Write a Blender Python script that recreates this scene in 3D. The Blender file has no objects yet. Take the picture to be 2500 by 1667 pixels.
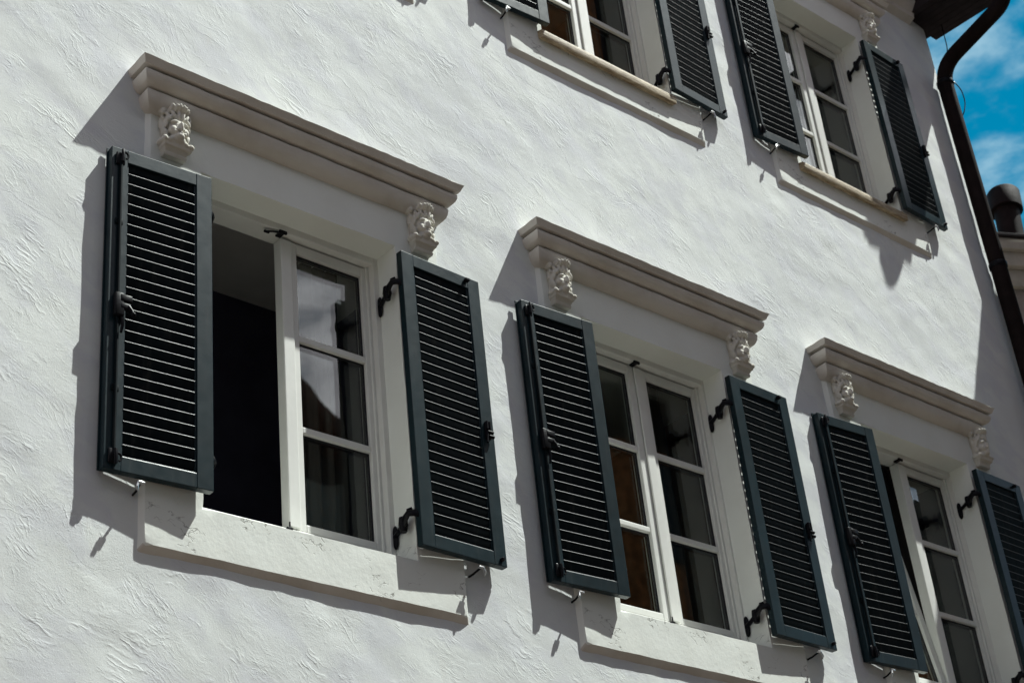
import bpy, bmesh, math, random
import numpy as np
from mathutils import Vector, Matrix, noise as mnoise

SC = bpy.context.scene
COL = SC.collection
R = math.radians
random.seed(7)

# ---------------------------------------------------------------- measures (metres; z = 0 at the foot of the lower shutters)
GROUND = -4.3
YF, YW = 0.056, 0.075            # face of the window surrounds, face of the rendered wall
CC = 0.893                       # centre of an opening inside its bay
BAYS = (0.0, 2.0259, 4.0623)
UP = 3.1546
XE = 6.40                        # corner of the house
SUN_TO = Vector((1.65, -1.0, 3.32)).normalized()

# ---------------------------------------------------------------- node helpers
class NT:
    def __init__(s, tree):
        s.t = tree; s.n = tree.nodes; s.l = tree.links
    def node(s, typ, **kw):
        n = s.n.new(typ)
        for k, v in kw.items():
            if k.startswith('i_'):
                key = k[2:]
                key = int(key) if key.isdigit() else key.replace('_', ' ')
                n.inputs[key].default_value = v
            else:
                setattr(n, k, v)
        return n
    def link(s, a, b): s.l.new(a, b)
    def val(s, x, sock):
        if hasattr(x, 'is_linked') or hasattr(x, 'links'): s.link(x, sock)
        else: sock.default_value = x
    def math(s, op, a, b=0.0, c=0.0, clamp=False):
        n = s.n.new('ShaderNodeMath'); n.operation = op; n.use_clamp = clamp
        s.val(a, n.inputs[0]); s.val(b, n.inputs[1]); s.val(c, n.inputs[2]); return n.outputs[0]
    def vmath(s, op, a, b=None):
        n = s.n.new('ShaderNodeVectorMath'); n.operation = op
        s.val(a, n.inputs[0])
        if b is not None: s.val(b, n.inputs[1])
        return n.outputs['Value'] if op in ('DOT_PRODUCT', 'LENGTH') else n.outputs['Vector']
    def noise(s, vec, scale, detail=3.0, rough=0.55, dist=0.0):
        n = s.node('ShaderNodeTexNoise', i_Scale=scale, i_Detail=detail, i_Roughness=rough, i_Distortion=dist)
        if vec is not None: s.link(vec, n.inputs['Vector'])
        return n
    def map(s, vec, loc=(0, 0, 0), rot=(0, 0, 0), scale=(1, 1, 1)):
        if any(rot) and tuple(scale) != (1, 1, 1):
            vec = s.map(vec, (0, 0, 0), rot); rot = (0, 0, 0)
        n = s.node('ShaderNodeMapping'); s.link(vec, n.inputs['Vector'])
        n.inputs['Location'].default_value = loc; n.inputs['Rotation'].default_value = rot; n.inputs['Scale'].default_value = scale
        return n.outputs['Vector']
    def ramp(s, fac, lo, hi, smooth=True):
        n = s.node('ShaderNodeMapRange'); n.interpolation_type = 'SMOOTHSTEP' if smooth else 'LINEAR'
        s.link(fac, n.inputs[0]); n.inputs[1].default_value = lo; n.inputs[2].default_value = hi
        return n.outputs[0]
    def mixc(s, fac, a, b, mode='MIX'):
        n = s.node('ShaderNodeMix', data_type='RGBA', blend_type=mode)
        s.val(fac, n.inputs[0]); s.val(a, n.inputs[6]); s.val(b, n.inputs[7]); return n.outputs[2]

def rgb(*c): return (*c, 1.0)

def material(name):
    m = bpy.data.materials.new(name); m.use_nodes = True
    nt = NT(m.node_tree); bs = nt.n['Principled BSDF']
    return m, nt, bs

def paint(name, col, rough, spec=0.5, var=0.12, bump=0.0, bscale=60, metallic=0.0, coat=0.0):
    m, nt, bs = material(name)
    tc = nt.node('ShaderNodeTexCoord').outputs['Object']
    n1 = nt.noise(tc, 7.0, 4)
    f = nt.ramp(n1.outputs[0], 0.3, 0.7)
    dark = rgb(*[c * (1 - var) for c in col]); light = rgb(*[min(1, c * (1 + var)) for c in col])
    base = nt.mixc(f, dark, light)
    if name.startswith('green'):
        rnd = nt.node('ShaderNodeObjectInfo').outputs['Random']
        base = nt.mixc(nt.math('MULTIPLY', rnd, 0.45), base, rgb(col[0] * 1.7, col[1] * 1.5, col[2] * 1.4))
        dust = nt.ramp(nt.noise(nt.map(tc, scale=(30, 30, 3)), 1.0, 5, 0.65).outputs[0], 0.52, 0.78)
        base = nt.mixc(nt.math('MULTIPLY', dust, 0.10), base, rgb(0.16, 0.15, 0.13))
    nt.link(base, bs.inputs['Base Color'])
    n2 = nt.noise(tc, 23.0, 3)
    nt.link(nt.math('MULTIPLY_ADD', n2.outputs[0], 0.18, rough - 0.09), bs.inputs['Roughness'])
    bs.inputs['Specular IOR Level'].default_value = spec
    bs.inputs['Metallic'].default_value = metallic
    bs.inputs['Coat Weight'].default_value = coat
    if bump > 0:
        n3 = nt.noise(tc, bscale, 4)
        b = nt.node('ShaderNodeBump', i_Strength=1.0, i_Distance=bump)
        nt.link(n3.outputs[0], b.inputs['Height']); nt.link(b.outputs[0], bs.inputs['Normal'])
    return m

# hand-trowelled white render
def stucco_material():
    m, nt, bs = material('white_render')
    tc = nt.node('ShaderNodeTexCoord').outputs['Object']
    sep = nt.node('ShaderNodeSeparateXYZ'); nt.link(tc, sep.inputs[0])
    cmb = nt.node('ShaderNodeCombineXYZ'); nt.link(sep.outputs[0], cmb.inputs[0]); nt.link(sep.outputs[2], cmb.inputs[1])
    P = cmb.outputs[0]
    wn = nt.noise(P, 2.6, 3)
    w = nt.vmath('SCALE', nt.vmath('SUBTRACT', wn.outputs['Color'], (0.5, 0.5, 0.5)))
    w.node.inputs['Scale'].default_value = 0.16
    wn2 = nt.noise(P, 17.0, 3)
    w2 = nt.vmath('SCALE', nt.vmath('SUBTRACT', wn2.outputs['Color'], (0.5, 0.5, 0.5)))
    w2.node.inputs['Scale'].default_value = 0.03
    PW = nt.vmath('ADD', nt.vmath('ADD', P, w), w2)
    heights = []
    # overlapping trowel passes: every patch is its own slightly tipped plane with a raised lip
    for sc_, amp, off, rt in ((3.6, 0.020, 0.0, 24), (7.5, 0.012, 3.7, 34)):
        pv = nt.map(PW, loc=(off, off * 1.3, 0), rot=(0, 0, R(rt)), scale=(sc_ * .5, sc_ * 1.25, 1))
        v = nt.node('ShaderNodeTexVoronoi', voronoi_dimensions='2D', i_Scale=1.0)
        nt.link(pv, v.inputs['Vector'])
        d = nt.vmath('SUBTRACT', pv, v.outputs['Position'])
        t = nt.vmath('DOT_PRODUCT', d, nt.vmath('SUBTRACT', v.outputs['Color'], (0.5, 0.5, 0.5)))
        msk = nt.ramp(nt.noise(P, 1.1 + off * 0.2, 2).outputs[0], 0.40, 0.66)
        heights.append(nt.math('MULTIPLY', nt.math('MULTIPLY', t, amp / sc_ * 1.5), msk))
    # bristle and sand streaks that follow the trowel
    def streak(rot, fx, fy): return nt.noise(nt.map(PW, rot=(0, 0, R(rot)), scale=(fx, fy, 1)), 1.0, 3).outputs[0]
    for rot, fx, fy, amp, ms, lo in ((27, 7, 85, .0016, 3.4, .51), (8, 8, 75, .0010, 3.1, .53), (52, 10, 100, .0012, 3.7, .54), (-35, 9, 90, .0010, 3.5, .56)):
        mk = nt.ramp(nt.noise(nt.map(P, loc=(rot * .37, 2.0, 0)), ms, 3).outputs[0], lo, lo + .16)
        heights.append(nt.math('MULTIPLY', nt.math('MULTIPLY', streak(rot, fx, fy), mk), amp))
    # short torn ridges left by the edge of the trowel
    for sc_, rot, amp, lo in ((6.0, 30, 0.0013, 0.53), (12.0, 10, 0.0007, 0.54), (9.0, 62, 0.0008, 0.54), (15.0, 38, 0.0005, 0.50)):
        rn = nt.noise(nt.map(PW, loc=(rot * .1, 0, 0), rot=(0, 0, R(rot)), scale=(0.55, 2.6, 1)), sc_, 3, 0.6, 0.0)
        rid = nt.math('SUBTRACT', 1.0, nt.math('MULTIPLY', nt.math('ABSOLUTE', nt.math('SUBTRACT', rn.outputs[0], 0.5)), 13.0), clamp=True)
        rid = nt.math('POWER', rid, 2.0)
        rm = nt.ramp(nt.noise(nt.map(P, loc=(rot, 3, 0)), 5.0, 4, 0.6).outputs[0], lo, lo + 0.12)
        heights.append(nt.math('MULTIPLY', nt.math('MULTIPLY', rid, rm), amp))
    heights.append(nt.math('MULTIPLY', nt.noise(P, 150.0, 4, 0.75).outputs[0], 0.0011))
    heights.append(nt.math('MULTIPLY', nt.noise(PW, 34.0, 4, 0.6).outputs[0], 0.0010))
    h = heights[0]
    for x in heights[1:]: h = nt.math('ADD', h, x)
    b = nt.node('ShaderNodeBump', i_Distance=1.0)
    calm = nt.node('ShaderNodeMapRange'); nt.link(nt.noise(nt.map(P, loc=(4.1, 1.7, 0)), 1.25, 3, 0.6).outputs[0], calm.inputs[0])
    calm.inputs[1].default_value = .38; calm.inputs[2].default_value = .62; calm.inputs[3].default_value = .5; calm.inputs[4].default_value = 1.0
    nt.link(calm.outputs[0], b.inputs['Strength'])
    nt.link(h, b.inputs['Height']); nt.link(b.outputs[0], bs.inputs['Normal'])
    # limewash, a little uneven, and faint rusty runs
    f = nt.ramp(nt.noise(P, 1.3, 4).outputs[0], 0.35, 0.68)
    c = nt.mixc(f, rgb(0.67, 0.69, 0.685), rgb(0.75, 0.775, 0.75))
    f2 = nt.ramp(nt.noise(nt.map(PW, rot=(0, 0, R(30)), scale=(1, 1.8, 1)), 3.2, 6, 0.6).outputs[0], 0.45, 0.62)
    c = nt.mixc(nt.math('MULTIPLY', f2, 0.55), c, rgb(0.61, 0.62, 0.66))
    st = nt.ramp(nt.noise(nt.map(P, scale=(5, 1.4, 1)), 1.6, 5, 0.6).outputs[0], 0.62, 0.80)
    c = nt.mixc(nt.math('MULTIPLY', st, 0.22), c, rgb(0.60, 0.55, 0.50))
    nt.link(c, bs.inputs['Base Color'])
    bs.inputs['Roughness'].default_value = 0.85
    bs.inputs['Specular IOR Level'].default_value = 0.25
    return m

def plaster_material(name, col, crack=0.6, grime=0.25, bump=0.0012):
    m, nt, bs = material(name)
    tc = nt.node('ShaderNodeTexCoord').outputs['Object']
    f = nt.ramp(nt.noise(tc, 4.0, 5).outputs[0], 0.35, 0.7)
    c = nt.mixc(nt.math('MULTIPLY', f, grime), rgb(*col), rgb(col[0] * 0.72, col[1] * 0.68, col[2] * 0.62))
    v = nt.node('ShaderNodeTexVoronoi', feature='DISTANCE_TO_EDGE', i_Scale=1.0)
    pw = nt.vmath('ADD', tc, nt.vmath('MULTIPLY', nt.vmath('SUBTRACT', nt.noise(tc, 14.0, 4).outputs['Color'], (0.5, 0.5, 0.5)), (0.12, 0.12, 0.08)))
    nt.link(nt.map(pw, scale=(13, 13, 30)), v.inputs['Vector'])
    ck = nt.math('SUBTRACT', 1.0, nt.ramp(v.outputs['Distance'], 0.0, 0.045))
    ck = nt.math('MULTIPLY', ck, nt.ramp(nt.noise(tc, 9.0, 4, 0.65).outputs[0], 0.56, 0.66))
    zs = nt.node('ShaderNodeSeparateXYZ'); nt.link(tc, zs.inputs[0])
    ck = nt.math('MULTIPLY', ck, nt.math('SUBTRACT', 1.0, nt.ramp(zs.outputs[2], 0.0, 0.12)))
    c = nt.mixc(nt.math('MULTIPLY', ck, crack), c, rgb(0.16, 0.15, 0.13))
    nt.link(c, bs.inputs['Base Color'])
    bs.inputs['Roughness'].default_value = 0.8
    bs.inputs['Specular IOR Level'].default_value = 0.3
    hh = nt.math('ADD', nt.math('MULTIPLY', nt.noise(tc, 45.0, 5, 0.6).outputs[0], bump), nt.math('MULTIPLY', ck, -0.001 * crack))
    b = nt.node('ShaderNodeBump', i_Strength=1.0, i_Distance=1.0)
    nt.link(hh, b.inputs['Height']); nt.link(b.outputs[0], bs.inputs['Normal'])
    return m

def glass_material():
    m = bpy.data.materials.new('window_glass'); m.use_nodes = True
    nt = NT(m.node_tree); nt.n.remove(nt.n['Principled BSDF'])
    out = nt.n['Material Output']
    geo = nt.node('ShaderNodeNewGeometry')
    cosi = nt.math('ABSOLUTE', nt.vmath('DOT_PRODUCT', geo.outputs['Incoming'], geo.outputs['Normal']))
    fr = nt.math('MULTIPLY_ADD', nt.math('POWER', nt.math('SUBTRACT', 1.0, cosi, clamp=True), 5.0), 0.955, 0.045)
    tr = nt.node('ShaderNodeBsdfTransparent', i_Color=rgb(0.88, 0.92, 0.90))
    gl = nt.node('ShaderNodeBsdfGlossy', i_Color=rgb(1, 1, 1), i_Roughness=0.0)
    tc = nt.node('ShaderNodeTexCoord').outputs['Object']
    b = nt.node('ShaderNodeBump', i_Strength=1.0, i_Distance=1.0)
    nt.link(nt.math('MULTIPLY', nt.noise(tc, 4.0, 1).outputs[0], 0.0005), b.inputs['Height'])
    nt.link(b.outputs[0], gl.inputs['Normal'])
    mx = nt.node('ShaderNodeMixShader')
    nt.link(fr, mx.inputs[0]); nt.link(tr.outputs[0], mx.inputs[1]); nt.link(gl.outputs[0], mx.inputs[2])
    nt.link(mx.outputs[0], out.inputs['Surface'])
    return m

def slab_material():
    m, nt, bs = material('yellow_stone')
    tc = nt.node('ShaderNodeTexCoord').outputs['Object']
    f = nt.ramp(nt.noise(nt.map(tc, scale=(1, 4, 8)), 12.0, 6, 0.65).outputs[0], 0.36, 0.62)
    c = nt.mixc(f, rgb(0.20, 0.14, 0.075), rgb(0.47, 0.39, 0.26))
    nt.link(c, bs.inputs['Base Color']); bs.inputs['Roughness'].default_value = 0.65
    b = nt.node('ShaderNodeBump', i_Strength=1.0, i_Distance=0.002)
    nt.link(nt.noise(tc, 70, 4).outputs[0], b.inputs['Height']); nt.link(b.outputs[0], bs.inputs['Normal'])
    return m

def curtain_material(name, col):
    m, nt, bs = material(name)
    tc = nt.node('ShaderNodeTexCoord').outputs['Object']
    f = nt.noise(nt.map(tc, scale=(60, 60, 2)), 1.0, 2).outputs[0]
    nt.link(nt.mixc(f, rgb(*[c * .8 for c in col]), rgb(*col)), bs.inputs['Base Color'])
    bs.inputs['Roughness'].default_value = 0.9
    return m

def roof_material():
    m, nt, bs = material('roof_tiles')
    tc = nt.node('ShaderNodeTexCoord').outputs['Object']
    br = nt.node('ShaderNodeTexBrick', i_Scale=4.0)
    br.inputs['Color1'].default_value = rgb(0.22, 0.09, 0.055); br.inputs['Color2'].default_value = rgb(0.30, 0.13, 0.08); br.inputs['Mortar'].default_value = rgb(0.06, 0.04, 0.03)
    nt.link(tc, br.inputs['Vector']); nt.link(br.outputs[0], bs.inputs['Base Color']); bs.inputs['Roughness'].default_value = 0.85
    return m

def paving_material():
    m, nt, bs = material('stone_paving')
    tc = nt.node('ShaderNodeTexCoord').outputs['Object']
    br = nt.node('ShaderNodeTexBrick', i_Scale=2.2)
    br.inputs['Color1'].default_value = rgb(0.15, 0.105, 0.080); br.inputs['Color2'].default_value = rgb(0.21, 0.15, 0.115); br.inputs['Mortar'].default_value = rgb(0.06, 0.05, 0.045)
    nt.link(tc, br.inputs['Vector']); nt.link(br.outputs[0], bs.inputs['Base Color']); bs.inputs['Roughness'].default_value = 0.8
    return m

M = {}
M['stucco'] = stucco_material()
M['plaster'] = plaster_material('smooth_plaster', (0.775, 0.795, 0.75), 0.8, 0.14)
M['mould'] = plaster_material('grimy_moulding', (0.62, 0.59, 0.54), 0.25, 0.6, 0.0016)
M['carved'] = plaster_material('carved_plaster', (0.62, 0.60, 0.54), 0.1, 0.6, 0.0016)
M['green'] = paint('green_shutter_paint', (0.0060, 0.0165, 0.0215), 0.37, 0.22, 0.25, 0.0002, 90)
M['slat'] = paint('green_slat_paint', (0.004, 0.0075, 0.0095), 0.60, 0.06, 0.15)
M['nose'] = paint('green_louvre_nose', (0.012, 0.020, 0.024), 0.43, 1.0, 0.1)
M['iron'] = paint('black_iron', (0.007, 0.007, 0.009), 0.36, 0.10, 0.2, 0.0004, 120)
M['steel'] = paint('bright_steel', (0.55, 0.55, 0.55), 0.35, 0.5, 0.1, metallic=0.8)
M['white'] = paint('white_window_paint', (0.70, 0.70, 0.665), 0.45, 0.4, 0.04, 0.0002, 50)
M['seal'] = paint('black_seal', (0.012, 0.012, 0.016), 0.6, 0.3)
M['glass'] = glass_material()
M['slab'] = slab_material()
M['copper'] = paint('brown_copper', (0.012, 0.0075, 0.0070), 0.70, 0.10, 0.35, 0.0006, 40)
M['timber'] = paint('dark_timber', (0.022, 0.018, 0.020), 0.8, 0.2, 0.3, 0.001, 30)
M['ceiling'] = paint('room_ceiling_paint', (0.60, 0.57, 0.55), 0.9, 0.1, 0.04)
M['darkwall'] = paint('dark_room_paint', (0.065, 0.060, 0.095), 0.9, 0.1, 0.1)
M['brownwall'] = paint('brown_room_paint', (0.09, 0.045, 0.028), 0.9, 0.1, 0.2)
M['curtain'] = curtain_material('grey_curtain', (0.060, 0.050, 0.046))
M['rust_curtain'] = curtain_material('rust_curtain', (0.15, 0.045, 0.02))
M['cream'] = paint('cream_house_paint', (0.42, 0.39, 0.34), 0.9, 0.2, 0.1, 0.002, 12)
M['ochre'] = paint('ochre_house_paint', (0.46, 0.17, 0.065), 0.9, 0.2, 0.45, 0.002, 12)
M['rough'] = plaster_material('rough_grey_render', (0.40, 0.37, 0.35), 0.4, 0.7, 0.02)
M['roof'] = roof_material()
M['paving'] = paving_material()

# ---------------------------------------------------------------- mesh helpers
def link(name, bm, mat, parent=None, loc=(0, 0, 0), smooth=None):
    bmesh.ops.recalc_face_normals(bm, faces=bm.faces) if smooth != 'keep' else None
    me = bpy.data.meshes.new(name); bm.to_mesh(me); bm.free()
    o = bpy.data.objects.new(name, me); COL.objects.link(o)
    for mm in (mat if isinstance(mat, (list, tuple)) else [mat]): me.materials.append(mm)
    o.location = loc
    if parent: o.parent = parent
    if smooth is True or smooth == 'keep':
        me.polygons.foreach_set('use_smooth', [True] * len(me.polygons))
    elif isinstance(smooth, float):
        me.polygons.foreach_set('use_smooth', [True] * len(me.polygons))
        try: me.set_sharp_from_angle(angle=smooth)
        except Exception: pass
    return o

def box(bm, x0, x1, y0, y1, z0, z1, bev=0.0, seg=2, mat=0):
    g = bmesh.ops.create_cube(bm, size=1.0)
    vs = g['verts']
    for v in vs:
        v.co = Vector((x0 + (v.co.x + .5) * (x1 - x0), y0 + (v.co.y + .5) * (y1 - y0), z0 + (v.co.z + .5) * (z1 - z0)))
    fs = list({f for v in vs for f in v.link_faces})
    for f in fs: f.material_index = mat
    if bev > 0:
        es = list({e for v in vs for e in v.link_edges})
        r = bmesh.ops.bevel(bm, geom=es, offset=bev, segments=seg, affect='EDGES', profile=0.5)
        for f in r['faces']: f.material_index = mat
        vs = list({v for f in r['faces'] for v in f.verts})
    return vs

def tube(bm, pts, rad, seg=10, cap=True, squash=None, mat=0):
    pts = [Vector(p) for p in pts]
    rads = rad if isinstance(rad, (list, tuple)) else [rad] * len(pts)
    rings = []
    prev = None
    for i, p in enumerate(pts):
        d = (pts[min(i + 1, len(pts) - 1)] - pts[max(i - 1, 0)]).normalized()
        if prev is None:
            u = d.orthogonal().normalized()
            a = Vector((0, 0, 1)) if abs(d.z) < .9 else Vector((0, -1, 0))
            u = (a - d * a.dot(d)).normalized()
        else:
            u = (prev - d * prev.dot(d)).normalized()
        prev = u; w = d.cross(u)
        ring = []
        for k in range(seg):
            t = 2 * math.pi * k / seg
            su, sw = (1, 1) if squash is None else squash
            ring.append(bm.verts.new(p + (u * math.cos(t) * su + w * math.sin(t) * sw) * rads[i]))
        rings.append(ring)
    for a, b in zip(rings, rings[1:]):
        for k in range(seg):
            f = bm.faces.new((a[k], a[(k + 1) % seg], b[(k + 1) % seg], b[k])); f.material_index = mat
    if cap:
        bm.faces.new(rings[0][::-1]).material_index = mat; bm.faces.new(rings[-1]).material_index = mat

def prism(bm, poly, x0, x1, first=0):
    """poly: (y, z) outline swept along x"""
    a = [bm.verts.new((x0, y, z)) for y, z in poly]; b = [bm.verts.new((x1, y, z)) for y, z in poly]
    n = len(poly)
    for i in range(n): bm.faces.new((a[i], a[(i + 1) % n], b[(i + 1) % n], b[i])).material_index = 1 if i < first else 0
    bm.faces.new(a[::-1]); bm.faces.new(b)

def ball(bm, c, r, u=14, v=9, rot=None):
    g = bmesh.ops.create_uvsphere(bm, u_segments=u, v_segments=v, radius=1.0)
    r = r if isinstance(r, (tuple, list)) else (r, r, r)
    for q in g['verts']:
        p = Vector((q.co.x * r[0], q.co.y * r[1], q.co.z * r[2]))
        if rot: p = rot @ p
        q.co = p + Vector(c)

def jitter(bm, amp, freq, verts=None, axes=(1, 1, 1)):
    for v in (verts or bm.verts):
        n = mnoise.noise_vector(v.co * freq)
        v.co += Vector((n.x * axes[0], n.y * axes[1], n.z * axes[2])) * amp

def tag(o, label=None, cat=None, group=None, kind=None):
    if label: o['label'] = label
    if cat: o['category'] = cat
    if group: o['group'] = group
    if kind: o['kind'] = kind
    return o

def empty(name, loc, parent=None):
    o = bpy.data.objects.new(name, None); COL.objects.link(o); o.location = loc
    o.empty_display_size = 0.2
    if parent: o.parent = parent
    return o

def kids(o): return [c for c in bpy.data.objects if c.parent == o]
def copy_tree(o, parent=None):
    c = o.copy(); COL.objects.link(c)
    if parent: c.parent = parent
    for ch in kids(o): copy_tree(ch, c)
    return c

# ---------------------------------------------------------------- value noise for the wall relief
def vnoise(x, z, freq, seed):
    rs = np.random.RandomState(seed); T = rs.rand(256, 256) - .5
    X, Z = x * freq + 57.3, z * freq + 91.7
    xi, zi = np.floor(X).astype(int), np.floor(Z).astype(int)
    fx, fz = X - xi, Z - zi
    fx = fx * fx * (3 - 2 * fx); fz = fz * fz * (3 - 2 * fz)
    g = lambda a, b: T[a % 256, b % 256]
    return (g(xi, zi) * (1 - fx) * (1 - fz) + g(xi + 1, zi) * fx * (1 - fz) + g(xi, zi + 1) * (1 - fx) * fz + g(xi + 1, zi + 1) * fx * fz)

HOUSE = empty('townhouse', (2.0, YW, GROUND))
tag(HOUSE, 'white rendered townhouse with carved window heads, iron-hung green shutters and a brown downpipe', 'house')
H0 = Vector(HOUSE.location)

def build_wall():
    st = 0.02
    xs = np.arange(-4.6, XE + 1e-6, st); xs[-1] = XE
    zs = np.arange(GROUND, 5.46, st)
    X, Z = np.meshgrid(xs, zs)
    h = 0.0040 * vnoise(X, Z, 1.3, 1) + 0.0034 * vnoise(X, Z, 2.9, 2) + 0.0034 * vnoise(X + .3 * Z, Z * 1.2, 6.3, 3) + .0016 * vnoise(X, Z, 13, 6)
    u, w = X * .8 + Z * .6, -X * .6 + Z * .8
    h += 0.0014 * vnoise(u * .55, w * 1.5, 12, 4) * (0.4 + vnoise(X, Z, 1.1, 9) * 2).clip(0, 1.2)
    h += 0.0007 * vnoise(X, Z, 24, 5)
    edge = np.clip((X - (XE - .25)) / .25, 0, 1)
    Y = YW + h * 1.0 + edge ** 3 * 0.012
    nz, nx = X.shape
    co = np.stack([X, Y, Z], -1).reshape(-1, 3) - np.array(H0)
    idx = np.arange(nz * nx).reshape(nz, nx)
    xc = (X[:-1, :-1] + st / 2); zc = (Z[:-1, :-1] + st / 2)
    keep = np.ones_like(xc, bool)
    for b in BAYS:
        for r in (0, UP):
            keep &= ~((np.abs(xc - b - CC) < .60) & (zc - r > -.15) & (zc - r < 1.52))
    q = np.stack([idx[:-1, :-1], idx[:-1, 1:], idx[1:, 1:], idx[1:, :-1]], -1)[keep]
    me = bpy.data.meshes.new('wall')
    me.vertices.add(len(co)); me.vertices.foreach_set('co', co.astype(np.float32).ravel())
    me.loops.add(q.size); me.loops.foreach_set('vertex_index', q.astype(np.int32).ravel())
    me.polygons.add(len(q)); me.polygons.foreach_set('loop_start', np.arange(0, q.size, 4, dtype=np.int32))
    me.polygons.foreach_set('loop_total', np.full(len(q), 4, np.int32))
    me.update(calc_edges=True); me.validate()
    me.polygons.foreach_set('use_smooth', [True] * len(me.polygons))
    me.materials.append(M['stucco'])
    o = bpy.data.objects.new('wall', me); COL.objects.link(o); o.parent = HOUSE
    return o
build_wall()

def house_part(name, bm, mat, smooth=None, label=None):
    for v in bm.verts: v.co -= H0
    o = link(name, bm, mat, HOUSE, smooth=smooth)
    if label: o['label'] = label
    return o

# end wall round the corner, roof and the moulding under it
bm = bmesh.new(); box(bm, XE - .30, XE - .001, YW + .035, 8, GROUND, 5.45, 0.004); house_part('end_wall', bm, M['rough'])
bm = bmesh.new()
prism(bm, [(YW + .02, 5.06), (YW - .05, 5.10), (YW - .055, 5.13), (YW - .075, 5.15), (YW - .11, 5.20), (YW - .115, 5.24), (YW + .02, 5.24)], -4.6, 6.20)
house_part('eaves_moulding', bm, M['mould'], 0.6)
bm = bmesh.new()
prism(bm, [(YW - .20, 5.27), (YW - .20, 5.34), (4.2, 8.2), (8.4, 5.34), (8.4, 5.27)], -4.9, 6.20)
house_part('roof', bm, M['roof'])
# the dark timber overhang at the corner, carrying the gutter
bm = bmesh.new()
for i in range(7):
    x0 = 6.170 + i * .058
    ye = -.63
    poly = [(YW + .03, 5.14), (ye, 5.14 + (ye - .11) * .055), (ye, 5.215 + (ye - .11) * .055), (YW + .03, 5.215)]
    prism(bm, poly, x0, x0 + .055)
prism(bm, [(.6, 5.22), (-.64, 5.180), (-.64, 5.34), (.6, 5.40)], 6.165, 6.58)
house_part('roof_overhang', bm, M['timber'], label='dark timber roof overhang at the corner of the house')

# ---------------------------------------------------------------- window surround (bay coordinates)
def lin(a, b, st):
    n = max(1, int(round(abs(b - a) / st)))
    return [a + (b - a) * i / n for i in range(n + 1)]

HX, HZ0, HZ1 = 0.4735, -0.043, 1.409
SX, SZ0, SZ1 = 0.702, -0.226, 1.625

def surround_mesh():
    bm = bmesh.new(); st = 0.035
    xs = lin(-SX, -HX, st)[:-1] + lin(-HX, HX, st)[:-1] + lin(HX, SX, st)
    zs = lin(SZ0, HZ0, st)[:-1] + lin(HZ0, HZ1, st)[:-1] + lin(HZ1, SZ1, st)
    V = {}
    def vert(i, j):
        if (i, j) not in V: V[i, j] = bm.verts.new((CC + xs[i], YF, zs[j]))
        return V[i, j]
    for i in range(len(xs) - 1):
        for j in range(len(zs) - 1):
            xm, zm = (xs[i] + xs[i + 1]) / 2, (zs[j] + zs[j + 1]) / 2
            if abs(xm) < HX and HZ0 < zm < HZ1: continue
            bm.faces.new((vert(i, j), vert(i + 1, j), vert(i + 1, j + 1), vert(i, j + 1)))
    be = [e for e in bm.edges if len(e.link_faces) == 1]
    def inner(v): return abs(v.co.x - CC) < HX + 1e-4 and HZ0 - 1e-4 < v.co.z < HZ1 + 1e-4
    new, front = {}, []
    for e in be:
        inn = all(inner(v) for v in e.verts)
        for v in e.verts:
            if v in new: continue
            c = v.co.copy()
            if inn:
                c.y = 0.30
                if v.co.z < HZ1 - 1e-4: c.z = HZ0 + .105 + (v.co.z - HZ0) * (HZ1 - HZ0 - .105) / (HZ1 - HZ0)
            else:
                c.y = YW + .008
                if v.co.z < SZ0 + 1e-4: c.z -= 0.036
                if abs(v.co.x - CC) > SX - 1e-4: c.x += math.copysign(.024, v.co.x - CC)
            new[v] = bm.verts.new(c)
    for e in be:
        a, b = e.verts
        bm.faces.new((a, b, new[b], new[a]))
    fe = [e for e in be if e.is_valid]
    fe += [e for v in new for e in v.link_edges if e.other_vert(v) is new[v] and abs(abs(v.co.x - CC) - SX) < 1e-4 and (abs(v.co.z - SZ0) < 1e-4)]
    bmesh.ops.bevel(bm, geom=list(set(fe)), offset=0.007, segments=2, affect='EDGES', profile=.5)
    jitter(bm, 0.0016, 11); jitter(bm, 0.0009, 40)
    return bm

def cornice_mesh():
    prof = [(-.006, 1.600), (.006, 1.602), (.020, 1.607), (.033, 1.615), (.043, 1.627), (.050, 1.642), (.0535, 1.658), (.054, 1.670), (.051, 1.6765), (.044, 1.6785), (.020, 1.680),
            (.020, 1.687), (.044, 1.688), (.058, 1.690), (.070, 1.695), (.080, 1.705), (.0865, 1.718), (.0895, 1.731), (.0885, 1.7385), (.083, 1.7425), (.073, 1.743),
            (.050, 1.745), (.050, 1.753), (.1000, 1.7545), (.106, 1.766), (.116, 1.782), (.110, 1.787), (-.030, 1.806)]
    bm = bmesh.new(); rows = []
    N = 46
    for k, (p, z) in enumerate(prof):
        hx = SX + .82 * max(p, 0) + .002; y = YF - p
        row = []
        for t in np.linspace(0, 1, 5)[:-1]: row.append((CC - hx, YW + .03 + (y - YW - .03) * t, z))
        for t in np.linspace(0, 1, N): row.append((CC - hx + 2 * hx * t, y, z))
        for t in np.linspace(0, 1, 5)[1:]: row.append((CC + hx, y + (YW + .03 - y) * t, z))
        rows.append([bm.verts.new(c) for c in row])
    for a, b in zip(rows, rows[1:]):
        for i in range(len(a) - 1): bm.faces.new((a[i], a[i + 1], b[i + 1], b[i]))
    jitter(bm, 0.0022, 9, axes=(.3, 1, 1)); jitter(bm, 0.0014, 38, axes=(.3, 1, 1))
    for v in rows[-3] + rows[-2]:
        n = mnoise.noise(v.co * 55); v.co.z += 0.0035 * n
    return bm

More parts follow.
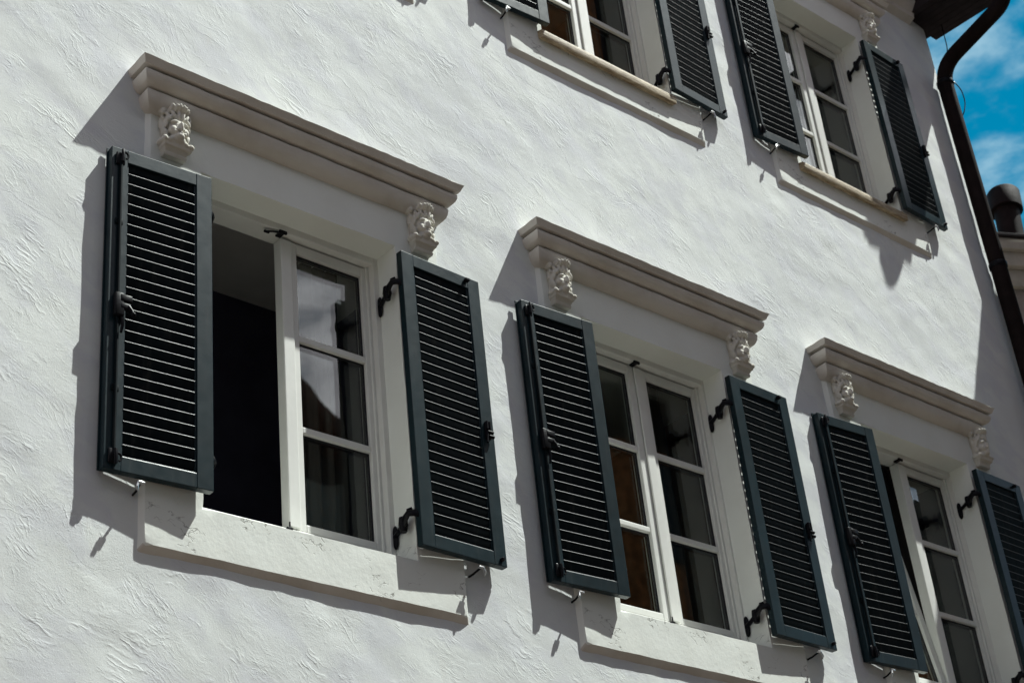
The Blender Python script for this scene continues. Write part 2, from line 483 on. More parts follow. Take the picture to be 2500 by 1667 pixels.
def bracket_mesh(var=0):
    """a carved console: a curly bearded head on a small moulded foot; back on y = 0, foot on z = 0"""
    bm = bmesh.new()
    rv = random.Random(40 + var)
    def B(x, y, z, rx, ry, rz, ax=None, an=0):
        q = lambda: 1 + rv.uniform(-.10, .10)
        x += rv.uniform(-.0016, .0016); z += rv.uniform(-.0018, .0018); rx *= q(); ry *= q(); rz *= q(); an += rv.uniform(-.12, .12)
        ball(bm, (x, -y, z), (rx, ry, rz), rot=Matrix.Rotation(an, 3, ax) if ax else None)
    # foot: two thin ledges under a swelling block with little scrolls at its ends
    def slab(w0, d0, z0, w1, d1, z1):
        vs = [bm.verts.new(c) for c in ((-w0, .012, z0), (w0, .012, z0), (w0, -d0, z0), (-w0, -d0, z0), (-w1, .012, z1), (w1, .012, z1), (w1, -d1, z1), (-w1, -d1, z1))]
        for ix in ((0, 1, 2, 3), (7, 6, 5, 4), (0, 4, 5, 1), (1, 5, 6, 2), (2, 6, 7, 3), (3, 7, 4, 0)): bm.faces.new([vs[i] for i in ix])
    slab(.048, .026, 0, .052, .030, .013); slab(.044, .024, .010, .055, .040, .036); slab(.058, .046, .034, .060, .050, .056)
    for s in (-1, 1):
        B(s * .057, .044, .058, .013, .015, .013); B(s * .060, .020, .058, .012, .024, .014)
        B(s * .034, .048, .060, .015, .010, .010, 'Y', s * .5)
    # block behind, cheeks and beard
    slab(.052, .014, .05, .054, .030, .236); B(0, .016, .130, .050, .036, .090); B(0, .032, .122, .041, .036, .058)
    B(0, .040, .074, .034, .022, .022)
    # open lips over a round chin
    B(0, .058, .078, .020, .019, .016); B(-.015, .060, .092, .015, .013, .0065, 'Y', .45); B(.015, .060, .092, .015, .013, .0065, 'Y', -.45); B(0, .066, .089, .009, .012, .007)
    # nose, cheeks, brows
    B(0, .072, .118, .0085, .014, .022); B(-.010, .068, .107, .007, .008, .006); B(.010, .068, .107, .007, .008, .006)
    for s in (-1, 1):
        B(s * .027, .047, .110, .017, .019, .020); B(s * .022, .058, .142, .018, .012, .0065, 'Y', s * .4)
        B(s * .020, .054, .128, .007, .007, .0055)
        # side locks sweeping down to the beard
        for k, (x, y, z, rz, an) in enumerate(((.047, .034, .150, .030, .25), (.052, .022, .120, .034, .1), (.048, .030, .092, .026, -.35), (.056, .014, .160, .034, .2), (.040, .046, .164, .022, .5))):
            B(s * x, y, z, .0095, .015, rz, 'Y', -s * an)
        B(s * .056, .016, .206, .019, .024, .020); B(s * .060, .030, .196, .010, .010, .012)
    # hair: long locks rolling over the brow
    for i in range(6):
        a = (i - 2.5) / 2.5
        B(a * .034, .050 + .016 * (1 - a * a), .207, .0088, .026, .0105, 'X', -.55)
        B(a * .044 + .004, .060 - .020 * a * a, .184 - .010 * abs(a), .0078, .011, .022, 'Y', a * .55 + .12 * (-1) ** i)
        B(a * .050 - .003, .050 - .020 * a * a, .170 - .012 * abs(a), .0066, .010, .017, 'Y', a * .8 - .2)
    B(0, .034, .214, .046, .032, .020)
    me = bpy.data.meshes.new('tmp'); bm.to_mesh(me); bm.free()
    ob = bpy.data.objects.new('tmp', me); COL.objects.link(ob)
    mod = ob.modifiers.new('r', 'REMESH'); mod.mode = 'VOXEL'; mod.voxel_size = 0.0026
    sm = ob.modifiers.new('s', 'SMOOTH'); sm.factor = .5; sm.iterations = 1
    dg = bpy.context.evaluated_depsgraph_get()
    out = bpy.data.meshes.new_from_object(ob.evaluated_get(dg))
    bpy.data.objects.remove(ob); bpy.data.meshes.remove(me)
    b2 = bmesh.new(); b2.from_mesh(out); bpy.data.meshes.remove(out)
    # drilled eyes and curls
    return b2

def stone_sill_mesh():
    bm = bmesh.new()
    box(bm, CC - .505, CC + .475, .022, .24, -.088, -.036, .006)
    for v in bm.verts: v.co.z += (v.co.y - .022) * .30
    return bm

SUR = link('window_surround', surround_mesh(), [M['plaster'], M['mould']], HOUSE, -H0, smooth=0.9)
for p in SUR.data.polygons:
    if p.center.z < SZ0 - .008: p.material_index = 1
cor = link('cornice', cornice_mesh(), M['mould'], SUR, smooth=0.62)
BX = .609
br0 = link('bracket', bracket_mesh(), M['carved'], SUR, (CC - BX, YF - .002, 1.408), smooth=True)
br1 = link('bracket', bracket_mesh(1), M['carved'], SUR, (CC + BX, YF - .002, 1.408), smooth=True)
HEADS = [br0.data, br1.data] + [link('bracket', bracket_mesh(k), M['carved'], SUR, smooth=True) for k in (2, 3)]
for k in (2, 3):
    ob = HEADS[k]; HEADS[k] = ob.data; bpy.data.objects.remove(ob)
bm = bmesh.new()

# ---------------------------------------------------------------- window: fixed frame, two casements, glass
YG = .224
def frame_mesh():
    bm = bmesh.new()
    x0, x1, z0, z1 = CC - HX - .034, CC + HX + .004, .000, 1.414
    w = .030
    for (a, b, c, d) in ((x0, x0 + w + .03, z0, z1), (x1 - w, x1, z0, z1)): box(bm, a, b, .182, .285, c, d, .003)
    box(bm, x0 + w, x1 - w, .183, .285, z1 - .036, z1, .003)
    box(bm, x0 + w, x1 - w, .214, .285, z0, .050, .003)
    # rebate behind the outer edge
    for (a, b, c, d) in ((x0 + w, x0 + w + .014, .05, z1 - .036), (x1 - w - .014, x1 - w, .05, z1 - .036)): box(bm, a, b, .212, .285, c, d, .002)
    return bm

def sash_mesh(x0, x1, gx0, gx1, lip=None):
    bm = bmesh.new()
    z0, z1, g0, g1 = .053, 1.371, .088, 1.325
    y0, y1 = .2205, .272
    box(bm, x0, gx0, y0, y1, z0, z1, .004); box(bm, gx1, x1, y0, y1, z0, z1, .004)
    box(bm, gx0, gx1, y0 + .0008, y1, z0, g0, .004); box(bm, gx0, gx1, y0 + .0008, y1, g1, z1, .004)
    for zc in (.9115, .4945): box(bm, gx0, gx1, y0 + .002, y1 - .010, zc - .0145, zc + .0145, .005, 3)
    if lip: box(bm, lip[0], lip[1], y0 - .010, y0 - .0005, z0 + .004, z1 - .006, .004)
    # slim glazing beads
    return bm

def pane_mesh(gx0, gx1):
    bm = bmesh.new()
    for zz in ((.085, .481), (.508, .898), (.925, 1.328)):
        for y in (.240, .256):
            a = [bm.verts.new((x, y, z)) for x, z in ((gx0 - .003, zz[0]), (gx1 + .003, zz[0]), (gx1 + .003, zz[1]), (gx0 - .003, zz[1]))]
            bm.faces.new(a)
    return bm

def seal_mesh(gx0, gx1):
    bm = bmesh.new()
    for z0, z1 in ((.088, .480), (.509, .897), (.926, 1.325)):
        for (a, b, c, d) in ((gx0 - .002, gx0 + .006, z0, z1), (gx1 - .006, gx1 + .002, z0, z1), (gx0 + .006, gx1 - .006, z1 - .008, z1 + .002), (gx0 + .006, gx1 - .006, z0 - .002, z0 + .005)):
            box(bm, a, b, .2385, .2585, c, d)
    return bm

LX = (CC - .449, CC - .002, CC - .411, CC - .046)
RX = (CC + .002, CC + .451, CC + .080, CC + .411)

def make_window(state):
    fr = link('window', frame_mesh(), M['white'], HOUSE)
    rs = link('casement', sash_mesh(*RX, lip=(CC - .004, CC + .050)), M['white'], fr)
    g = link('glass_pane', pane_mesh(*RX[2:]), M['glass'], fr)
    s = link('glazing_seal', seal_mesh(*RX[2:]), M['seal'], fr)
    ls = link('casement', sash_mesh(*LX), M['white'], fr)
    lg = link('glass_pane', pane_mesh(*LX[2:]), M['glass'], fr)
    lsl = link('glazing_seal', seal_mesh(*LX[2:]), M['seal'], fr)
    grp = (ls, lg, lsl)
    if state == 'open':                                   # swung into the room on its left edge
        piv = Vector((LX[0], .272, 0)); A = Matrix.Translation(piv) @ Matrix.Rotation(R(98), 4, 'Z') @ Matrix.Translation(-piv)
        for o in grp: o.matrix_local = A
        fr['label'] = 'white window with its left casement swung open'
    elif state == 'tilt':                                 # leaning into the room on its bottom edge
        piv = Vector((0, .245, .055)); A = Matrix.Translation(piv) @ Matrix.Rotation(R(-7.0), 4, 'X') @ Matrix.Translation(-piv)
        for o in grp: o.matrix_local = A
        fr['label'] = 'white window with its left casement tilted inward'
    # little black keeps in the head and foot of the frame
    bm = bmesh.new(); box(bm, CC - .030, CC + .008, .176, .187, 1.364, 1.379, .003); box(bm, CC - .025, CC + .0, .187, .22, 1.367, 1.376, .002)
    if state == 'open': tube(bm, [(CC - .085, .20, 1.360), (CC - .055, .192, 1.366), (CC - .022, .186, 1.369)], .0045, 8); box(bm, CC - .092, CC - .066, .195, .205, 1.355, 1.366, .003)
    link('catch', bm, M['iron'], fr, smooth=0.6)
    bm = bmesh.new(); box(bm, CC - .018, CC + .006, .204, .216, .034, .052, .002); box(bm, CC - .008, CC - .003, .206, .211, .050, .075, .001)
    link('keep', bm, M['iron'], fr, smooth=0.6)
    return fr

def put_window(state, bay, row):
    w = make_window(state); w.location = Vector((bay + {0: 0, 1: .012, 2: .022}[BAYS.index(bay)], 0, row)) - H0
    return w

# ---------------------------------------------------------------- rooms behind the windows
def room(bay, row, wall, y1=3.4, top=1.62):
    bm = bmesh.new()
    x0, x1, y0, z0, z1 = bay + CC - .96, bay + CC + .96, .302, row - .85, row + top
    v = [bm.verts.new(c) for c in ((x0, y0, z0), (x1, y0, z0), (x1, y1, z0), (x0, y1, z0), (x0, y0, z1), (x1, y0, z1), (x1, y1, z1), (x0, y1, z1))]
    for ix, mi in (((0, 1, 2, 3), 0), ((4, 7, 6, 5), 1), ((3, 2, 6, 7), 0), ((0, 3, 7, 4), 0), ((1, 5, 6, 2), 0)):
        f = bm.faces.new([v[i] for i in ix]); f.material_index = mi
    # inner face of the wall round the window
    hx0, hx1, hz0, hz1 = bay + CC - HX - .003, bay + CC + HX + .003, row - .002, row + 1.416
    w = [bm.verts.new(c) for c in ((hx0, y0, hz0), (hx1, y0, hz0), (hx1, y0, hz1), (hx0, y0, hz1))]
    for a, b, c, d in ((0, 1, 1, 0), (1, 5, 2, 1), (5, 4, 3, 2), (4, 0, 0, 3)):
        bm.faces.new((v[a], v[b], w[c], w[d]))
    return house_part('room', bm, [M[wall], M['ceiling']], smooth='keep' if False else None)

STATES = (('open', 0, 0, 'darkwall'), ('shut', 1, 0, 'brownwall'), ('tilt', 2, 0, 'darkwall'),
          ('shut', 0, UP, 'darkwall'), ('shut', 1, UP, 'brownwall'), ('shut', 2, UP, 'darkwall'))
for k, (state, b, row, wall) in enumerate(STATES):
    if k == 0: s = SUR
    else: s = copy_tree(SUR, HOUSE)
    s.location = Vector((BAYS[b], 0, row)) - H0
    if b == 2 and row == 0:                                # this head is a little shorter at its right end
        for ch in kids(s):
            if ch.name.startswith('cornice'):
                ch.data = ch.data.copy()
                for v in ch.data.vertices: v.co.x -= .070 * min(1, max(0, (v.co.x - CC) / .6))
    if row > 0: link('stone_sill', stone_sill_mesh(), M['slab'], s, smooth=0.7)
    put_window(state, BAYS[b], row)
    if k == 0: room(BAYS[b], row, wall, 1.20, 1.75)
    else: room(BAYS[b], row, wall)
for k, o in enumerate(sorted((o for o in bpy.data.objects if o.name.startswith('bracket')), key=lambda o: o.name)):
    o.data = HEADS[k % 4]

def curtain(bay, row, x0, x1, mat, label, y=.50, fold=.06):
    bm = bmesh.new(); n = 60; m = 14
    rows = []
    ph = bay * 3 + row
    for j in range(m + 1):
        z = row - .30 + (1.85) * j / m
        rw = []
        for i in range(n + 1):
            t = i / n
            sw = 1 + .06 * math.sin(j * .7 + ph)
            x = bay + x0 + (x1 - x0) * (t + .012 * math.sin(j * .5 + i))
            rw.append(bm.verts.new((x, y + fold * (.5 + .5 * math.sin(t * (x1 - x0) * 95 * sw + ph)), z)))
        rows.append(rw)
    for a, b in zip(rows, rows[1:]):
        for i in range(n): bm.faces.new((a[i], a[i + 1], b[i + 1], b[i]))
    top = (bay + (x0 + x1) / 2, y, row - .30)
    for v in bm.verts: v.co -= Vector(top)
    o = link('curtain', bm, mat, None, top, smooth=True)
    return tag(o, label, 'curtain', 'curtains hanging inside the windows')

curtain(BAYS[0], 0, 1.20, 1.40, M['curtain'], 'grey curtain gathered inside the half-open lower window')
curtain(BAYS[1], 0, .55, .86, M['rust_curtain'], 'rust brown curtain behind the left pane of the shut lower window')
curtain(BAYS[1], 0, 1.26, 1.42, M['curtain'], 'grey curtain behind the right pane of the shut lower window')
curtain(BAYS[2], 0, 1.10, 1.40, M['curtain'], 'grey curtain inside the lower window whose casement is tilted')
curtain(BAYS[1], UP, 1.15, 1.40, M['curtain'], 'grey curtain inside the upper window cut off by the top of the photo')
curtain(BAYS[2], UP, 1.08, 1.40, M['curtain'], 'grey curtain inside the upper window beside the downpipe')

# ---------------------------------------------------------------- shutters
SH, WL, WR = 1.35, 0.4168, 0.4372
TH = 0.032
def shutter_frame(w, free):
    """hinge edge on x = 0, leaf towards +x when free = 1, towards -x when free = -1; front on y = 0"""
    bm = bmesh.new(); st, rl = .065, .057
    X = lambda a: a if free > 0 else -a
    def bx(a, b, *r, **k):
        a, b = sorted((X(a), X(b))); return box(bm, a, b, *r, **k)
    bx(0, st, 0, TH, 0, SH, bev=.0022); bx(w - st, w, 0, TH, 0, SH, bev=.0022)
    bx(st, w - st, .0006, TH - .001, 0, rl, bev=.0022); bx(st, w - st, .0006, TH - .001, SH - rl, SH, bev=.0022)
    # bead that holds the louvres
    bx(st, st + .0065, .006, TH - .004, rl, SH - rl, bev=.0012); bx(w - st - .0065, w - st, .006, TH - .004, rl, SH - rl, bev=.0012)
    if free < 0: bx(w - .020, w + .006, TH, TH + .006, .004, SH + .010, bev=.0012)    # cover strip
    else: bx(w - .012, w, TH, TH + .004, .010, SH - .010, bev=.001)
    return bm

def slat_panel(w, free):
    bm = bmesh.new(); st, rl, pitch = .0715, .057, .0457
    a, b = sorted((st * free, (w - st) * free))
    n = 27
    for k in range(n):
        z = SH - rl - .0505 - k * pitch + .004
        # one louvre: round nose at the front, falling away towards the wall
        nose = [(.0060 + .0022 * math.cos(t), z + .0022 * math.sin(t)) for t in np.linspace(R(25), R(265), 9)]
        poly = nose + [(.0110, z - .030), (.0215, z - .0540), (.0265, z - .0560), (.0265, z - .0500), (.0180, z - .020)]
        if k == n - 1: poly = [(y, max(q, rl - .002)) for y, q in poly]
        prism(bm, poly, a, b, 7)
    # top closing strip over the first louvre
    prism(bm, [(.012, SH - rl), (.012, SH - rl - .018), (.022, SH - rl - .045), (.026, SH - rl - .045), (.026, SH - rl)], a, b)
    return bm

def gooseneck(free):
    """hinge arm: plate on the window reveal, rod, knuckle and a cranked strap into the edge of the leaf; leaf edge at x = 0"""
    bm = bmesh.new(); s = free
    def P(x, y, z): return (x * s, y, z * 1.15)
    # rounded plate
    pl = bmesh.ops.create_uvsphere(bm, u_segments=14, v_segments=10, radius=1.0)['verts']
    for v in pl:
        c = v.co.copy()
        v.co = Vector((s * (.013 + c.x * .007), .172 + c.y * .015, math.copysign(abs(c.z) ** .6, c.z) * .050))
    tube(bm, [P(.012, .172, .002), P(.004, .140, .008), P(-.012, .098, .016)], [.0105, .0095, .0105], 8)
    tube(bm, [P(-.014, .090, -.014), P(-.014, .090, .012), P(-.014, .090, .040)], [.0135, .0195, .016], 8)
    tube(bm, [P(-.014, .090, .008), P(-.023, .066, .028), P(-.022, .046, .040), P(-.008, .026, .038), P(.010, .018, .032)], [.018, .019, .019, .0185, .0185], 8, squash=(1.0, .6))
    tube(bm, [P(-.014, .060, .040), P(-.020, .048, .052), P(-.012, .034, .056)], [.006, .009, .006], 8)
    return bm

def lock_rod():
    """espagnolette rod with its guides, on the free stile of a left-hand leaf"""
    bm = bmesh.new(); x = -(WL - .035)
    tube(bm, [(x, -.0075, .055), (x, -.0075, SH - .045)], .0062, 10)
    box(bm, x - .016, x + .014, -.006, -.0005, .30, .325, .002); box(bm, x - .016, x + .014, -.006, -.0005, 1.0, 1.025, .002)
    return bm
def lock_hook(z, up):
    bm = bmesh.new(); x = -(WL - .035)
    box(bm, x - .020, x + .016, -.010, -.0005, z - .030, z + .024, .004)
    tube(bm, [(x + .003, -.014, z - .02 * up), (x + .003, -.018, z + .012 * up), (x + .004, -.013, z + .036 * up)], [.007, .007, .006], 8)
    pts = [(x + .012 + .013 * math.cos(t), -.014, z + .010 * up + .015 * math.sin(t)) for t in np.linspace(-1.2, 2.4, 9)]
    tube(bm, pts, .0042, 7)
    return bm
def lock_handle():
    bm = bmesh.new(); x = -(WL - .035); z = .655
    box(bm, x - .016, x + .020, -.024, -.0005, z - .055, z + .040, .004)
    box(bm, x + .004, x + .050, -.026, -.008, z + .006, z + .034, .004); box(bm, x + .002, x + .046, -.025, -.008, z - .026, z + .000, .005)
    tube(bm, [(x + .036, -.022, z - .012), (x + .046, -.028, z - .030), (x + .048, -.030, z - .040)], [.007, .006, .006], 8)
    ball(bm, (x + .050, -.032, z - .047), .0095, 14, 10)
    tube(bm, [(x + .012, -.012, z - .03), (x + .018, -.014, z - .085), (x + .014, -.010, z - .118)], [.008, .0065, .005], 8)
    return bm
def latch():
    bm = bmesh.new(); x = WR - .040; z = .60
    box(bm, x - .013, x + .015, -.010, -.0005, z - .040, z + .040, .003)
    tube(bm, [(x - .006, -.012, z + .040), (x - .006, -.012, z + .005)], .006, 8); tube(bm, [(x + .009, -.012, z + .040), (x + .009, -.012, z + .005)], .006, 8)
    tube(bm, [(x - .008, -.014, z - .010), (x + .020, -.016, z - .010)], .0075, 8); tube(bm, [(x - .002, -.014, z - .030), (x + .022, -.016, z - .030)], .008, 8)
    tube(bm, [(x - .006, -.012, z - .004), (x - .014, -.014, z - .06)], [.006, .005], 8)
    return bm

def make_shutter(free):
    w = WR if free > 0 else WL
    e = empty('louvred_shutter', (0, 0, 0))
    link('frame', shutter_frame(w, free), M['green'], e)
    link('louvre_panel', slat_panel(w, free), [M['slat'], M['nose']], e, smooth=0.7)
    hb = link('hinge', gooseneck(free), M['iron'], e, (0, 0, 1.160), smooth=0.8)
    h2 = hb.copy(); COL.objects.link(h2); h2.location.z = .098
    if free < 0:
        rod = link('lock_bar', lock_rod(), M['slat'], e, smooth=0.8)
        link('lock_hook', lock_hook(1.300, 1), M['iron'], rod, smooth=0.8)
        link('lock_hook', lock_hook(.052, -1), M['iron'], rod, smooth=0.8)
        link('lock_handle', lock_handle(), M['iron'], rod, smooth=0.8)
    else:
        link('latch', latch(), M['iron'], e, smooth=0.8)
        bm = bmesh.new(); box(bm, WR - .090, WR - .070, -.022, -.0005, SH - .034, SH - .018, .003); link('stop', bm, M['iron'], e, smooth=0.8)
        bm = bmesh.new(); tube(bm, [(WR - .030, .0, .026), (WR - .030, -.012, .026), (WR - .030, -.018, .026)], [.009, .009, .006], 10); link('knob', bm, M['iron'], e, smooth=0.8)
    return e

SL = make_shutter(-1); SR = make_shutter(1)
GS = 'green louvred shutters hung beside the windows'
spec = [
    (SL, 0, 0, 'dark green louvred shutter with a long lock bar, left of the half-open lower window'),
    (SR, 0, 0, 'dark green louvred shutter with a small latch, right of the half-open lower window'),
    (SL, 1, 0, 'dark green louvred shutter with a long lock bar, left of the fully shut lower window'),
    (SR, 1, 0, 'dark green louvred shutter with a small latch, right of the fully shut lower window'),
    (SL, 2, 0, 'dark green louvred shutter with a lock bar, left of the tilted lower window'),
    (SR, 2, 0, 'shaded green louvred shutter below the downpipe, right of the tilted lower window'),
    (SL, 1, UP, 'green louvred shutter of which only the foot shows, left of the cut-off upper window'),
    (SR, 1, UP, 'green louvred shutter cut by the photo top, right of the cut-off upper window'),
    (SL, 2, UP, 'green louvred shutter with lock bar, left of the upper window next to the downpipe'),
    (SR, 2, UP, 'shaded green louvred shutter between the upper window and the brown downpipe'),
    (SL, 0, UP, 'green louvred shutter left of the upper window above the half-open one'),
    (SR, 0, UP, 'green louvred shutter right of the upper window above the half-open one'),
]
done = set()
for i, (proto, b, row, lab) in enumerate(spec):
    o = proto if proto not in done else copy_tree(proto)
    done.add(proto)
    left = proto is SL
    o.location = (BAYS[b] + (.4284 if left else 1.3508), 0, row)
    tilt = ((.026 if left else .012) + .004 * math.sin(i * 2.1)) / .42
    o.rotation_euler = (0, 0, -tilt if left else tilt)
    tag(o, lab, 'shutter', GS)

# iron shutter holders in the wall under the leaves
def holder(s):
    bm = bmesh.new()
    tube(bm, [(0, YW + .03, -.052), (-s * .004, .05, -.046), (-s * .010, .012, -.034)], .0045, 7)
    return bm
for b in BAYS:
    for row in (0, UP):
        for s in (1, -1):
            x = b + CC - s * .737
            h = holder(s)
            for v in h.verts: v.co += Vector((x, 0, row)) - H0
            ho = link('shutter_holder', h, M['iron'], HOUSE, smooth=True)
            bm = bmesh.new(); box(bm, -.013, .013, .000, .014, -.037, -.029, .002)
            tube(bm, [(-s * .010, .006, -.03), (-s * .016, .004, -.052), (-s * .012, .006, -.066)], [.004, .006, .003], 7)
            for v in bm.verts: v.co += Vector((x - s * .010, 0, row)) - H0
            link('catch', bm, M['steel'], ho, smooth=0.6)

# ---------------------------------------------------------------- downpipe
PX, PY, PR = 6.340, .010, .054
bm = bmesh.new()
def bez(pts, n=8):
    """rounds the corners of a polyline"""
    out = [Vector(pts[0])]
    for a, b, c in zip(pts, pts[1:], pts[2:]):
        a, b, c = Vector(a), Vector(b), Vector(c)
        d = min(min((b - a).length, (c - b).length) * .45, .16)
        p, q = b + (a - b).normalized() * d, b + (c - b).normalized() * d
        for i in range(n + 1):
            t = i / n; out.append(p * (1 - t) ** 2 + b * 2 * t * (1 - t) + q * t * t)
    out.append(Vector(pts[-1])); return out
tube(bm, bez([(PX, PY, GROUND), (PX, PY, 4.70), (PX - .03, -.60, 4.85), (PX - .03, -.61, 5.08)], 10), PR, 20)
PIPE = house_part('downpipe', bm, M['copper'], True)
for z in (4.56, 3.05, 1.6):
    bm = bmesh.new(); tube(bm, [(PX, PY, z - .02), (PX, PY, z - .015), (PX, PY, z + .015), (PX, PY, z + .02)], [PR + .001, PR + .006, PR + .006, PR + .001], 20)
    for v in bm.verts: v.co -= H0
    link('pipe_clamp', bm, M['iron'], PIPE, smooth=0.8)
# two loose wires at the corner
bm = bmesh.new(); tube(bm, bez([(6.37, -.02, 4.74), (6.40, -.05, 4.86), (6.45, -.03, 5.12)]), .004, 6)
o = link('cable', bm, M['iron'], None, smooth=True); tag(o, 'thin dark cable rising from the downpipe bend to the roof overhang', 'cable')
bm = bmesh.new(); tube(bm, bez([(6.39, -.02, 4.60), (6.44, -.04, 4.53), (6.45, -.04, 4.42), (6.41, -.03, 4.32), (6.395, -.01, 4.28)]), .004, 6)
o = link('cable', bm, M['iron'], None, smooth=True); tag(o, 'thin dark cable looped against the downpipe below its bend', 'cable')

# ---------------------------------------------------------------- neighbouring house with a flue
NB = empty('neighbour_house', (8.09, .90, GROUND)); NB.rotation_euler = (0, 0, R(-26))
tag(NB, 'low neighbouring house with a white stepped cornice behind the downpipe', 'house')
TOP = 4.46 - GROUND
bm = bmesh.new(); box(bm, .10, 3.4, .10, 4.0, 0, TOP - .42, .004); link('wall', bm, M['rough'], NB)
bm = bmesh.new()
def ring(p0, p1, z0, z1): box(bm, .10 - p0, 3.4 + p0, .10 - p0, 4.0 + p0, z0, z1, .006)
ring(.04, 0, TOP - .42, TOP - .26); ring(.09, 0, TOP - .26, TOP - .13); ring(.13, 0, TOP - .13, TOP - .028)
link('cornice', bm, M['cream'], NB, smooth=0.6)
bm = bmesh.new(); box(bm, -.06, 3.56, -.06, 4.16, TOP - .026, TOP, .004); link('roof', bm, M['timber'], NB)
FL = empty('flue_pipe', (8.74, 1.10, 4.46)); FL.rotation_euler = (0, R(8), 0)
tag(FL, 'brown metal flue pipe with a drum cap on the low neighbouring roof', 'chimney pipe')
bm = bmesh.new(); tube(bm, [(0, 0, -.03), (0, 0, .66)], .104, 24); tube(bm, [(0, 0, .0), (0, 0, .03)], .125, 24)
link('pipe', bm, M['copper'], FL, smooth=0.7)
bm = bmesh.new(); tube(bm, [(0, 0, .64), (0, 0, .645), (0, 0, .83), (0, 0, .845)], [.115, .136, .136, .126], 28)
link('cap', bm, M['copper'], FL, smooth=0.7)
# unseen timber canopy, added to cast the slanting shade on the lower right wall
CN = empty('shade_canopy', (8.4, -1.7, GROUND)); tag(CN, 'unseen timber canopy on two posts, added to shade the townhouse wall', 'canopy')
bm = bmesh.new(); box(bm, -1.4, 1.6, -2.6, 1.3, 4.36 - GROUND, 4.50 - GROUND, .01); link('roof', bm, M['timber'], CN)
for y in (-2.4, 1.1):
    bm = bmesh.new(); box(bm, 1.40, 1.55, y - .075, y + .075, 0, 4.355 - GROUND, .01); link('post', bm, M['timber'], CN)

# ---------------------------------------------------------------- street and the houses opposite (seen in the panes)
bm = bmesh.new()
v = [bm.verts.new(c) for c in ((-120, -120, GROUND), (120, -120, GROUND), (120, 120, GROUND), (-120, 120, GROUND))]; bm.faces.new(v)
tag(link('street', bm, M['paving']), kind='structure')

def opposite(x0, x1, top, ridge, wall, label, gable=False, skew=0.0):
    y = -9.0
    def lean(bm):
        for q in bm.verts: q.co.x += skew * max(0, y - q.co.y)
    e = empty('opposite_house', ((x0 + x1) / 2, y, GROUND)); tag(e, label, 'house')
    L = Vector(e.location)
    bm = bmesh.new(); box(bm, x0, x1, y - 7, y, GROUND, top, .01); lean(bm)
    for q in bm.verts: q.co -= L
    link('wall', bm, M[wall], e)
    bm = bmesh.new()
    if gable:
        xm = (x0 + x1) / 2
        a = [(x0 - .3, top), (xm, ridge), (x1 + .3, top), (x1 + .3, top + .18), (xm, ridge + .2), (x0 - .3, top + .18)]
        f = [bm.verts.new((p, y + .35, z)) for p, z in a]; g = [bm.verts.new((p, y - 7.3, z)) for p, z in a]
        for i in range(6): bm.faces.new((f[i], f[(i + 1) % 6], g[(i + 1) % 6], g[i]))
        bm.faces.new(f); bm.faces.new(g[::-1])
        h = [bm.verts.new((p, y - .001, z)) for p, z in ((x0, top), (x1, top), (xm, ridge))]; bm.faces.new(h)
    else:
        prism(bm, [(y + .45, top + .001), (y + .45, top + .15), (y - 3.5, ridge), (y - 7.4, top + .15), (y - 7.4, top + .001)], x0 - .1, x1 + .1); lean(bm)
    for q in bm.verts: q.co -= L
    link('roof', bm, M['roof'], e)
    n = max(2, int((x1 - x0) / 2.1))
    for r in range(int((top - GROUND - 1) / 3.1)):
        for k in range(n):
            xc = x0 + (k + .5) * (x1 - x0) / n; z = GROUND + 1.2 + r * 3.1
            bm = bmesh.new(); box(bm, xc - .5, xc + .5, y - .02, y + .03, z, z + 1.5, .01)
            for q in bm.verts: q.co -= L
            wdw = link('window', bm, M['timber'], e)
            for s in (-1, 1):
                bm = bmesh.new(); box(bm, xc + s * .23 - .19, xc + s * .23 + .19, y + .031, y + .036, z + .08, z + 1.42)
                for q in bm.verts: q.co -= L
                link('pane', bm, M['seal'], wdw)
opposite(-9.0, 2.6, 5.6, 8.0, 'cream', 'cream house across the street with a tiled roof')
opposite(2.7, 8.3, 6.0, 8.1, 'cream', 'pale gabled house across the street', gable=True)
opposite(8.35, 17.2, 16.4, 18.0, 'ochre', 'tall ochre house across the street', skew=.85)
opposite(19.75, 28.0, 16.8, 18.4, 'ochre', 'tall ochre house beyond the side lane across the street', skew=1.75)

# ---------------------------------------------------------------- sky, sun, camera
W = bpy.data.worlds.new('World'); SC.world = W; W.use_nodes = True
nt = NT(W.node_tree); bg = nt.n['Background']
sky = nt.node('ShaderNodeTexSky'); sky.sky_type = 'NISHITA'; sky.sun_disc = False
sky.sun_elevation = math.asin(SUN_TO.z); sky.sun_rotation = math.atan2(SUN_TO.x, SUN_TO.y)
sky.altitude = 300; sky.air_density = 1.0; sky.dust_density = 0.4; sky.ozone_density = 2.0
hs = nt.node('ShaderNodeHueSaturation', i_Saturation=2.1, i_Value=1.4, i_Hue=0.465)
nt.link(sky.outputs[0], hs.inputs['Color'])
tc = nt.node('ShaderNodeTexCoord').outputs['Generated']
sp = nt.node('ShaderNodeSeparateXYZ'); nt.link(tc, sp.inputs[0])
zz = nt.math('MAXIMUM', sp.outputs[2], 0.06)
pl = nt.node('ShaderNodeCombineXYZ'); nt.link(nt.math('DIVIDE', sp.outputs[0], zz), pl.inputs[0]); nt.link(nt.math('DIVIDE', sp.outputs[1], zz), pl.inputs[1])
cn = nt.noise(nt.map(pl.outputs[0], loc=(2.3, 0.4, 0)), 5.5, 8, 0.58, 0.1)
cm = nt.ramp(cn.outputs[0], 0.40, 0.64)
# a brighter bank of cloud over the roofs across the street
dirn = Vector((3.6, -4.8, 4.0)).normalized()
bank = nt.ramp(nt.vmath('DOT_PRODUCT', nt.vmath('NORMALIZE', tc), tuple(dirn)), 0.90, 0.985)
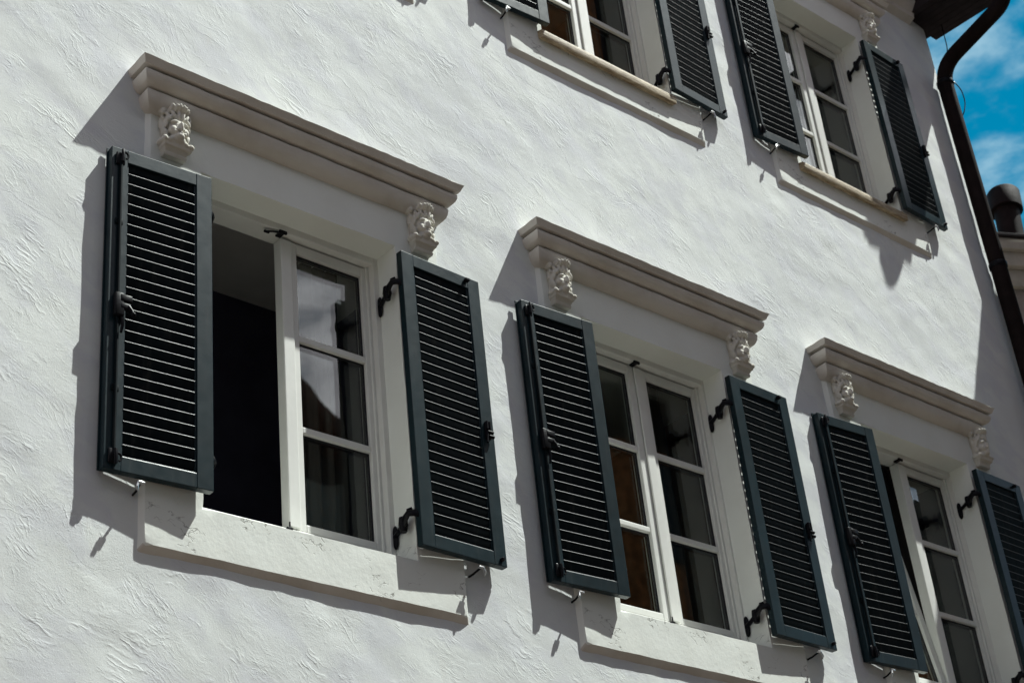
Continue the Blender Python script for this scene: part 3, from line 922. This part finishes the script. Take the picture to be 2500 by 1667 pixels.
# unseen cloud added behind the opposite houses and overhead, to neutralise the blue fill
back = nt.ramp(nt.vmath('DOT_PRODUCT', nt.vmath('NORMALIZE', tc), (-0.45, -0.80, 0.40)), -0.05, 0.45)
col = nt.mixc(nt.math('MULTIPLY', cm, 0.62), hs.outputs[0], rgb(8.0, 11.0, 12.2))
col = nt.mixc(nt.math('MULTIPLY', nt.math('MAXIMUM', bank, back), nt.ramp(cn.outputs[0], 0.2, 0.5)), col, rgb(5.0, 4.9, 6.0))
core = nt.math('MULTIPLY', nt.ramp(nt.vmath('DOT_PRODUCT', nt.vmath('NORMALIZE', tc), tuple(dirn)), 0.955, 0.995), nt.ramp(cn.outputs[0], 0.25, 0.6))
col = nt.mixc(core, col, rgb(36, 36, 38))
for vec, lo, hi, cc in (((7.55, -4.8, 3.3), .965, .992, (14, 20, 28)), ((7.6, -4.8, 6.7), .96, .985, (38, 39, 40))):
    cr = nt.math('MULTIPLY', nt.ramp(nt.vmath('DOT_PRODUCT', nt.vmath('NORMALIZE', tc), tuple(Vector(vec).normalized())), lo, hi), nt.ramp(cn.outputs[0], 0.3, 0.52))
    col = nt.mixc(cr, col, rgb(*cc))
nt.link(col, bg.inputs['Color']); bg.inputs['Strength'].default_value = 0.05

sun = bpy.data.lights.new('Sun', 'SUN'); sun.energy = 5.0; sun.angle = R(0.5); sun.color = (0.955, 1.0, 0.945)
so = bpy.data.objects.new('Sun', sun); COL.objects.link(so)
so.rotation_euler = (-SUN_TO).to_track_quat('-Z', 'Y').to_euler(); so.location = SUN_TO * 30

cam = bpy.data.cameras.new('Camera'); cam.sensor_fit = 'HORIZONTAL'; cam.sensor_width = 36; cam.lens = 4160.8 / 2500 * 36
cam.clip_start = .05; cam.clip_end = 500
co = bpy.data.objects.new('Camera', cam); COL.objects.link(co)
co.location = (-2.4534, -4.583, -2.6801); co.rotation_euler = (R(120.84196), R(5.51909), R(-40.47006))
cam.dof.use_dof = True; cam.dof.focus_distance = 6.9; cam.dof.aperture_fstop = 5.6
SC.camera = co

SC.view_settings.view_transform = 'Standard'; SC.view_settings.look = 'None'; SC.view_settings.gamma = 1
SC.view_settings.exposure = 0.60
SC.render.resolution_x = 1024; SC.render.resolution_y = 682
SC.cycles.max_bounces = 10; SC.cycles.transparent_max_bounces = 16; SC.cycles.glossy_bounces = 4
SC.cycles.use_denoising = True
